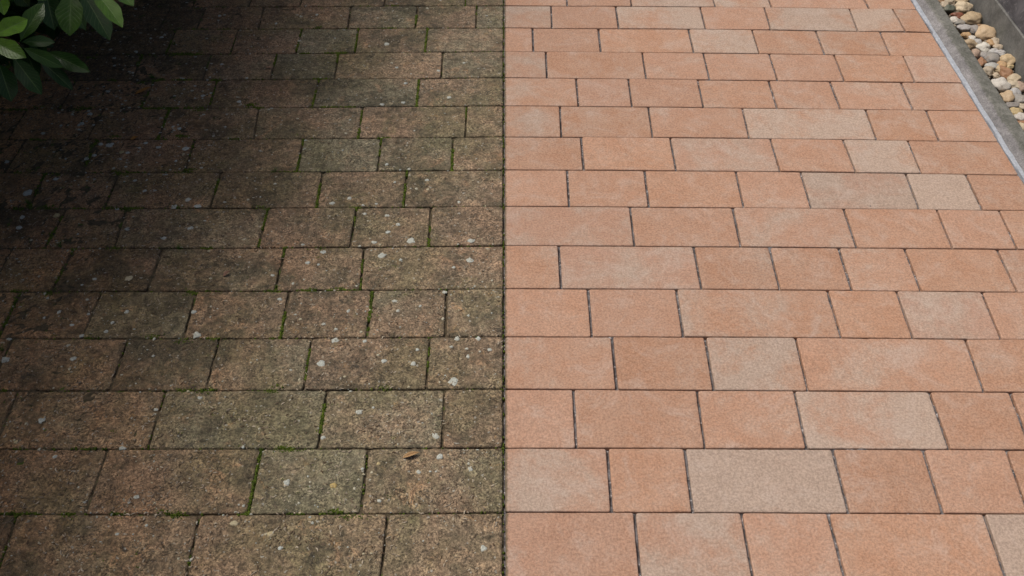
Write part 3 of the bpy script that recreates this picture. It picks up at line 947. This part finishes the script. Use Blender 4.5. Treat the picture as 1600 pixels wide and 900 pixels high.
# grass weeds sprouting from joints: individual little plants
def weed(u, v, n, hgt, label):
    rw = random.Random(int(u * 7 + v))
    p = at(u, v)
    V, Fc = [], []
    for k in range(n):
        a = rw.uniform(0, 2 * math.pi)
        lean = rw.uniform(.3, 1.1)
        h_ = hgt * rw.uniform(.5, 1)
        w = rw.uniform(.0006, .0012)
        b = len(V)
        ox, oy = rw.gauss(0, .003), rw.gauss(0, .002)
        for s in range(4):
            t = s / 3
            r = lean * h_ * t * t
            z = h_ * t * (1 - .25 * lean * t) - .008 * (1 - t)
            ww = w * (1 - t * .9)
            cx, cy = ox + math.cos(a) * r, oy + math.sin(a) * r
            V.append((cx - math.sin(a) * ww, cy + math.cos(a) * ww, z))
            V.append((cx + math.sin(a) * ww, cy - math.cos(a) * ww, z))
        for s in range(3):
            Fc.append((b + 2 * s, b + 2 * s + 1, b + 2 * s + 3, b + 2 * s + 2))
    o = mesh_obj('weed', V, Fc, M_GRASS, loc=(p.x, p.y, 0))
    tag(o, label, 'weed', 'small weeds sprouting from the paving joints')
weed(429, 268, 26, .014, 'small grass tuft in a joint near the mossy end of a grey stone')
weed(280, 388, 28, .013, 'tiny grass tuft in the joint below a row of pale spots')
weed(94, 385, 26, .022, 'slender green sprout standing in a shaded joint')
weed(4, 548, 30, .022, 'green sprout at the frame edge above a pale lichen spot')
weed(238, 122, 46, .016, 'leafy weed clump in a joint just above the ochre fallen leaf')
weed(272, 70, 34, .015, 'weed clump beside white specks in the shade of the shrub')
weed(203, 330, 34, .012, 'low weed clump spreading over a shaded joint crossing')
weed(45, 318, 34, .018, 'weed clump below the largest lichen spot in the dark area')

# ------------------------------------------------------------------ lichen spots
lv, lf, lt = [], [], []
rl = random.Random(77)
def lich(u, v, w, tint=0.0, asp=None):
    c = at(u, v, .001)
    zs = surf(c.x, c.y)
    ppm = math.cos(TH) * (v - YH) / H
    r = w / ppm / 2 * .92
    n = 13
    sd_ = rl.uniform(0, 50)
    b = len(lv)
    asp = asp or rl.uniform(.75, 1.1)
    rings = ((1.0, -.0006), (.85, .0008), (.5, .0012))
    for s_, z in rings:
        for i in range(n):
            a = i * 2 * math.pi / n
            k = 1 + .55 * noise.noise(Vector((math.cos(a) * 1.5, math.sin(a) * 1.5, sd_))) + .16 * rl.uniform(-1, 1)
            lv.append((c.x + math.cos(a) * r * s_ * k, c.y + math.sin(a) * r * asp * s_ * k, zs + z))
            lt.append(tint)
    for q in range(2):
        for i in range(n):
            j = (i + 1) % n
            lf.append((b + q * n + i, b + q * n + j, b + (q + 1) * n + j, b + (q + 1) * n + i))
    lf.append(tuple(b + 2 * n + i for i in range(n)))
LICH = [(168, 142, 9), (140, 178, 9), (127, 193, 9), (123, 195, 6), (95, 196, 6), (67, 208, 8), (187, 141, 4), (185, 133, 4),
 (85, 225, 8), (156, 224.5, 9), (171, 226, 14), (134, 247, 10), (147, 242, 8), (199, 238, 8), (227, 223, 8), (290, 232, 12), (10, 252, 10), (87, 279, 10), (42, 302, 18),
 (211, 282, 7), (226, 298, 8), (294, 312, 10), (272, 323, 11), (309, 322, 12), (34, 339, 9), (29, 355, 11), (199, 358, 10), (297, 356, 11), (256, 372, 9), (247, 230, 9), (182, 326, 7),
 (604, 257, 7), (667, 281, 8), (519, 317, 10), (546, 309, 8), (567, 320, 6), (588, 318, 6), (717, 315, 6), (570, 333, 7), (605, 336, 9), (622, 350, 8), (606, 362, 9), (642, 376, 15), (585, 378, 10),
 (736, 376, 13), (473, 382, 6), (505, 393, 10), (597, 398.5, 14), (626, 405, 6), (734, 406, 12), (481, 410, 9), (497, 413, 6), (709, 417, 6), (604, 68, 11), (685, 110, 7), (701, 152, 9), (634, 130, 7), (630, 160, 7), (597, 163, 8),
 (92, 487, 8), (198, 487, 9), (303, 487, 9), (307, 523, 14), (8, 561, 15), (14, 530, 8), (114, 560, 11), (166, 518, 9), (127, 524, 9), (148, 436, 8), (312, 621, 9), (243, 639, 8), (176, 504, 7), (138, 490, 6), (112, 507, 8),
 (437, 467, 9), (616, 470, 10), (622, 485, 7), (694, 456, 8), (525, 514, 7), (523, 532, 12), (502, 568, 15), (646, 568, 10), (652, 546, 7), (714, 529, 10), (747, 529, 9), (765, 546, 9), (705, 542, 8), (729, 545, 6), (709, 596, 15), (561, 643, 12), (731, 557, 7), (570, 533, 8), (600, 564, 11),
 (85, 713, 9), (190, 700, 12), (213, 776, 10), (183, 834, 8), (505, 683, 9), (680, 681, 13), (448, 754, 13), (654, 737, 8), (735, 732, 9), (688, 713, 12), (592, 782, 8), (438, 856, 9), (755, 856, 11), (488, 817, 6), (672, 736, 5), (681, 736, 5), (566, 732, 6),
 (506, 506, 8), (544, 486, 7), (732, 493, 6), (657, 478, 5), (426, 430, 7), (725, 98, 6), (620, 105, 6), (252, 58, 7), (346, 100, 6), (317, 149, 7), (373, 158, 8), (343, 24, 6), (270, 197, 6), (280, 200, 8), (65, 656, 12)]
for u, v, w in LICH:
    lich(u, v, w, rl.uniform(0, .12))
lich(521, 759, 13, 1.0); lich(423, 834, 12, .7); lich(365, 818, 14, .6); lich(25, 690, 10, .7); lich(88, 336, 12, .8); lich(190, 237, 9, .8); lich(201, 435, 14, .55); lich(591, 724, 8, .8)
for k in range(1500):
    u = rl.uniform(0, 780); v = rl.uniform(0, 895)
    if noise.noise(Vector((u / 90, v / 60, 3))) < -0.05: continue
    lich(u, v, rl.choice((2, 2.5, 2.5, 3, 3, 3.5, 4, 5.5)), rl.uniform(0, .6), rl.uniform(.35, 1.2))
for k in range(240):                       # pale specks clustering in the damp shade
    u = rl.gauss(240, 85); v = rl.gauss(180, 85)
    if u < 0 or u > 480 or v < 40 or v > 420: continue
    lich(u, v, rl.choice((2.5, 3, 4, 5, 6)), rl.uniform(0, .3), rl.uniform(.3, .9))
o = mesh_obj('lichen', lv, lf, M_LICHEN, smooth=True)
a_ = o.data.attributes.new('tint', 'FLOAT', 'POINT'); a_.data.foreach_set('value', lt)
tag(o, 'pale grey round lichen spots scattered over the soiled stones', 'lichen', kind='stuff')

# ------------------------------------------------------------------ seed husks, bits of straw
dvv, dff, dtt = [], [], []
rd = random.Random(99)
def husk(x, y, L, w, a, curl, tint):
    b = len(dvv)
    n = 4
    px, py = x, y
    zs = surf(x, y)
    for s in range(n + 1):
        t = s / n
        aa = a + curl * (t - .5)
        ww = w * (math.sin(math.pi * min(.95, max(.05, t))) * .8 + .2)
        z = zs + .0005 + .0011 * math.sin(math.pi * t)
        for m in (-1, 0, 1):
            dvv.append((px - math.sin(aa) * ww * m, py + math.cos(aa) * ww * m, z + (.0006 if m == 0 else 0)))
            dtt.append(tint)
        px += math.cos(aa) * L / n; py += math.sin(aa) * L / n
    for s in range(n):
        for m in (0, 1):
            dff.append((b + 3 * s + m, b + 3 * s + m + 1, b + 3 * s + m + 4, b + 3 * s + m + 3))
for k in range(9000):
    u = rd.uniform(-30, 783); v = rd.uniform(-10, 905)
    m = noise.noise(Vector((u / 70, v / 45, 8)))
    if m < rd.uniform(-.25, .45): continue
    p = at(u, v)
    if p.x > -.006: continue
    husk(p.x, p.y, rd.uniform(.004, .012), rd.uniform(.0007, .0016), rd.uniform(0, 6.28), rd.uniform(-2.5, 2.5), rd.choice((0, .1, .3, .5, .7, .9)) * rd.uniform(.7, 1.1))
for k in range(40):
    u = rd.uniform(0, 780); v = rd.uniform(150, 900)
    p = at(u, v)
    if p.x > -.02: continue
    husk(p.x, p.y, rd.uniform(.012, .026), .0005, rd.uniform(0, 6.28), rd.uniform(-.8, .8), rd.uniform(.4, 1))
o = mesh_obj('debris', dvv, dff, M_DEBRIS)
a_ = o.data.attributes.new('tint', 'FLOAT', 'POINT'); a_.data.foreach_set('value', dtt)
tag(o, 'fine seed husks and straw bits littering the soiled stones', 'debris', kind='stuff')

# ------------------------------------------------------------------ fallen leaves
def fallen(u0, v0, u1, v1, w, mat, label, lift=.006):
    p0, p1 = at(u0, v0), at(u1, v1)
    L = (p1 - p0).length
    d = (p1 - p0).normalized(); nrm = Vector((-d.y, d.x, 0))
    V, Fc = [], []
    n, m = 10, 4
    for i in range(n + 1):
        t = i / n
        ww = w * max(.04, math.sin(math.pi * t ** .85)) * .5
        for j in range(-m // 2, m // 2 + 1):
            s_ = j / (m / 2)
            q = p0 + d * L * t + nrm * ww * s_
            V.append((q.x, q.y, .002 + lift * abs(s_) ** 1.5 * math.sin(math.pi * t) + .004 * t * t))
    k = m + 1
    for i in range(n):
        for j in range(m):
            Fc.append((i * k + j, i * k + j + 1, (i + 1) * k + j + 1, (i + 1) * k + j))
    o = mesh_obj('fallen_leaf', V, Fc, mat, smooth=True)
    sm = o.modifiers.new('thickness', 'SOLIDIFY'); sm.thickness = .0006
    tag(o, label, 'leaf', 'dry leaves fallen on the soiled paving')
fallen(629, 716, 656, 709, .011, M_DRY, 'curled brown leaf on a stone near the dividing joint')
fallen(349, 433, 360, 426, .010, M_DRY2, 'small pinkish dry leaf lying on a long brown stone')
fallen(211, 148, 237, 138, .017, M_DRY3, 'ochre fallen leaf in the shade near the shrub', .004)
fallen(204, 219, 217, 216, .014, M_DRY3, 'tiny orange leaf scrap beside a joint in the shade', .003)
fallen(416, 106, 425, 109, .008, M_DRY2, 'small pale reddish leaf scrap resting in a joint', .003)

# ------------------------------------------------------------------ shrub
def add_leaf(V, Fc, UV, T, base, tip, width, up, tint, droop=.12, fold=.22, nl=9, nw=4):
    """one broad elliptic leaf blade, base and tip points, facing 'up'"""
    ax = tip - base
    L = ax.length
    ax = ax.normalized()
    side = ax.cross(up).normalized()
    nn = side.cross(ax).normalized()
    b = len(V)
    for i in range(nl + 1):
        t = i / nl
        tt = max(0.0, (t - .05) / .95) ** 1.12
        ww = max(.025, math.sin(math.pi * tt) ** .72 if 0 < tt < 1 else 0)
        if t > .90: ww = max(.015, ww * (1 - (t - .90) * 4.2))
        for j in range(nw + 1):
            s_ = (j / nw) * 2 - 1
            wv = 1 + .06 * math.sin(t * 17 + s_ * 2 + base.x * 40)
            p = base + ax * L * t + side * (width / 2 * ww * s_ * wv)
            z = -droop * L * (t * t - t * .25) + fold * width * .5 * abs(s_) * ww + .010 * width * math.sin(t * 20) * abs(s_)
            V.append(p + nn * z)
            UV.append((t, j / nw))
            T.append(tint)
    k = nw + 1
    for i in range(nl):
        for j in range(nw):
            Fc.append((b + i * k + j, b + i * k + j + 1, b + (i + 1) * k + j + 1, b + (i + 1) * k + j))

def leaf_mesh(name, V, Fc, UV, T, parent):
    o = mesh_obj(name, V, Fc, M_LEAF, parent, smooth=True)
    uvl = o.data.uv_layers.new(name='UVMap')
    idx = np.empty(len(o.data.loops), dtype=np.int32)
    o.data.loops.foreach_get('vertex_index', idx)
    uvs = np.array(UV, dtype=np.float32)[idx]
    uvl.data.foreach_set('uv', uvs.ravel())
    a = o.data.attributes.new('tint', 'FLOAT', 'POINT'); a.data.foreach_set('value', T)
    return o

def tube(name, pts, r0, r1, mat, parent, n=7):
    V, Fc = [], []
    for i, p in enumerate(pts):
        d = (pts[min(i + 1, len(pts) - 1)] - pts[max(i - 1, 0)]).normalized()
        s_ = d.cross(Vector((0.2, .1, 1))).normalized(); t_ = d.cross(s_)
        r = r0 + (r1 - r0) * i / (len(pts) - 1)
        for j in range(n):
            a = 2 * math.pi * j / n
            V.append(p + s_ * math.cos(a) * r + t_ * math.sin(a) * r)
    for i in range(len(pts) - 1):
        for j in range(n):
            k = (j + 1) % n
            Fc.append((i * n + j, i * n + k, (i + 1) * n + k, (i + 1) * n + j))
    Fc.append(tuple(range(n))); Fc.append(tuple((len(pts) - 1) * n + j for j in range(n - 1, -1, -1)))
    return mesh_obj(name, V, Fc, mat, parent, smooth=True)

SHZ = .50
shrub = empty('shrub', (0, 0, 0))
tag(shrub, 'dark glossy broad leaved evergreen shrub overhanging the soiled paving', 'shrub')
# (base px, z), (tip px, z), width px, tint
WHORL1 = [((31, 66, .50), (66, 2, .56), 28, .30), ((33, 66, .50), (84, 64, .50), 18, .12), ((34, 74, .50), (97, 104, .46), 20, .22),
          ((20, 88, .47), (63, 145, .42), 28, .05), ((72, 80, .44), (137, 110, .42), 24, .12), ((60, 92, .42), (113, 137, .38), 20, .03)]
WHORL2 = [((-14, 58, .60), (44, 27, .60), 27, .95), ((-18, 62, .56), (37, 87, .55), 27, .62), ((-6, -18, .60), (6, 17, .60), 22, .8), ((-2, 98, .42), (17, 155, .38), 32, .05),
          ((12, -26, .46), (46, 10, .40), 26, .10), ((-25, 100, .4), (-2, 140, .4), 30, .05)]
WHORL3 = [((112, -16, .54), (107, 53, .48), 38, .30), ((126, -16, .50), (171, 57, .44), 33, .10), ((143, -20, .56), (191, 37, .52), 28, .55),
          ((172, -22, .54), (208, 6, .52), 24, .45), ((70, -20, .48), (84, 44, .42), 32, .10), ((90, -25, .44), (133, 42, .38), 26, .25), ((95, -30, .6), (60, -2, .6), 22, .3)]
rs = random.Random(3)
def whorl(spec, hub):
    V, Fc, UV, T = [], [], [], []
    hubp = at(*hub)
    for (bu, bv, bz), (tu, tv, tz), w, tint in spec:
        b = at(bu, bv, bz); t = at(tu, tv, tz)
        ppm = F_PX / ((b - Vector((0, 0, H))).dot(FW))
        view = (Vector((0, 0, H)) - b).normalized()
        up = (Vector((0, 0, 1)) * .5 + view * .8 + Vector((rs.uniform(-.35, .35), rs.uniform(-.35, .35), 0))).normalized()
        add_leaf(V, Fc, UV, T, b, t, w / ppm * 1.06, up, tint, nl=16, nw=8)
    return V, Fc, UV, T, hubp
rootp = Vector((-1.75, 2.6, -.04))
for spec, hub in ((WHORL1, (30, 68, .49)), (WHORL2, (-26, 60, .55)), (WHORL3, (120, -26, .52))):
    V, Fc, UV, T, hp = whorl(spec, hub)
    mid_ = rootp.lerp(hp, .5) + Vector((-.08, .02, .12))
    pts = []
    for i in range(9):
        t = i / 8
        pts.append(rootp * (1 - t) ** 2 + mid_ * 2 * t * (1 - t) + hp * t * t)
    br = tube('branch', pts, .010, .0028, M_TWIG, shrub)
    leaf_mesh('foliage', V, Fc, UV, T, br)
# the shrub's body: behind the leading leaves, extended out of frame to cast shade
V, Fc, UV, T = [], [], [], []
def allowed(p):
    u, v = proj(p)
    if not (-30 < u < 1630 and -30 < v < 930):
        return True
    # the shrub's own outline in the corner of the view
    return (u < 40 and v < 120 and p.z < .42) or (u < 150 and v < 14 and p.z < .48)
# extra dark leaves added low behind the leading ones as ground shade
for k in range(420):
    u = rs.uniform(-60, 125); v = rs.uniform(-60, 118)
    if v > 118 - max(0, u) * .95: continue
    z = rs.uniform(.06, .36)
    b = at(u, v, z)
    a = rs.uniform(0, 6.28)
    t = b + Vector((math.cos(a), math.sin(a), rs.uniform(-.5, .1))).normalized() * rs.uniform(.07, .10)
    add_leaf(V, Fc, UV, T, b, t, rs.uniform(.03, .045), Vector((rs.uniform(-.5, .5), rs.uniform(-.5, .5), 1)), rs.random() * .08, nl=6, nw=2)
cnt = 0
for k in range(80000):
    if cnt >= 13000: break
    # unseen hedge mass added along the left side and far corner to block light
    if rs.random() < .72:
        y = rs.uniform(-.6, 4.2); x = rs.uniform(-2.4, -.72)
        z = rs.uniform(.02, 1.55)
    else:
        y = rs.uniform(3.1, 4.3); x = rs.uniform(-2.6, -1.15); z = rs.uniform(.05, 1.1)
    front = -1.40 + .20 * max(0, min(1, (1.6 - y) / .8)) + .38 * max(0, min(1, (y - 1.3) / 1.1)) * min(1, z / .9) + .10 * noise.noise(Vector((y * 2, z * 3, 1)))
    if y < 3.2 and x > front: continue
    b = Vector((x, y, z))
    a = rs.uniform(0, 6.28)
    d = Vector((math.cos(a) + .35, math.sin(a) - .2, rs.uniform(-.6, .35))).normalized()
    t = b + d * rs.uniform(.075, .125)
    if not (allowed(b) and allowed(t)): continue
    add_leaf(V, Fc, UV, T, b, t, rs.uniform(.035, .05), Vector((rs.uniform(-.4, .4), rs.uniform(-.4, .4), 1)), rs.random() ** 2 * .7, nl=4, nw=2)
    cnt += 1
# unseen overhang of leaves added above the far left corner to deepen its shade
for k in range(2200):
    y = rs.uniform(1.75, 3.0); x = rs.uniform(-1.9, -1.12); z = rs.uniform(.42, .95)
    if x > -1.12 - .22 * max(0, (2.35 - y)) + .1 * noise.noise(Vector((y * 5, z * 5, 3))): continue
    b = Vector((x, y, z)); a = rs.uniform(0, 6.28)
    t = b + Vector((math.cos(a), math.sin(a), rs.uniform(-.5, .2))).normalized() * rs.uniform(.075, .115)
    if not (allowed(b) and allowed(t)): continue
    add_leaf(V, Fc, UV, T, b, t, rs.uniform(.035, .05), Vector((rs.uniform(-.4, .4), rs.uniform(-.4, .4), 1)), rs.random() ** 2 * .6, nl=4, nw=2)
print('hedge leaves', cnt)
leaf_mesh('foliage', V, Fc, UV, T, shrub)
for k in range(14):
    y = 0.2 + k * .28
    b = Vector((-2.05 + rs.uniform(-.2, .2), y, -.05)); e = Vector((-1.75 + rs.uniform(-.2, .1), y + rs.uniform(-.2, .2), 1.0))
    tube('stem', [b, b.lerp(e, .35) + Vector((rs.uniform(-.05, .05), 0, 0)), b.lerp(e, .7), e], .016, .006, M_TWIG, shrub)
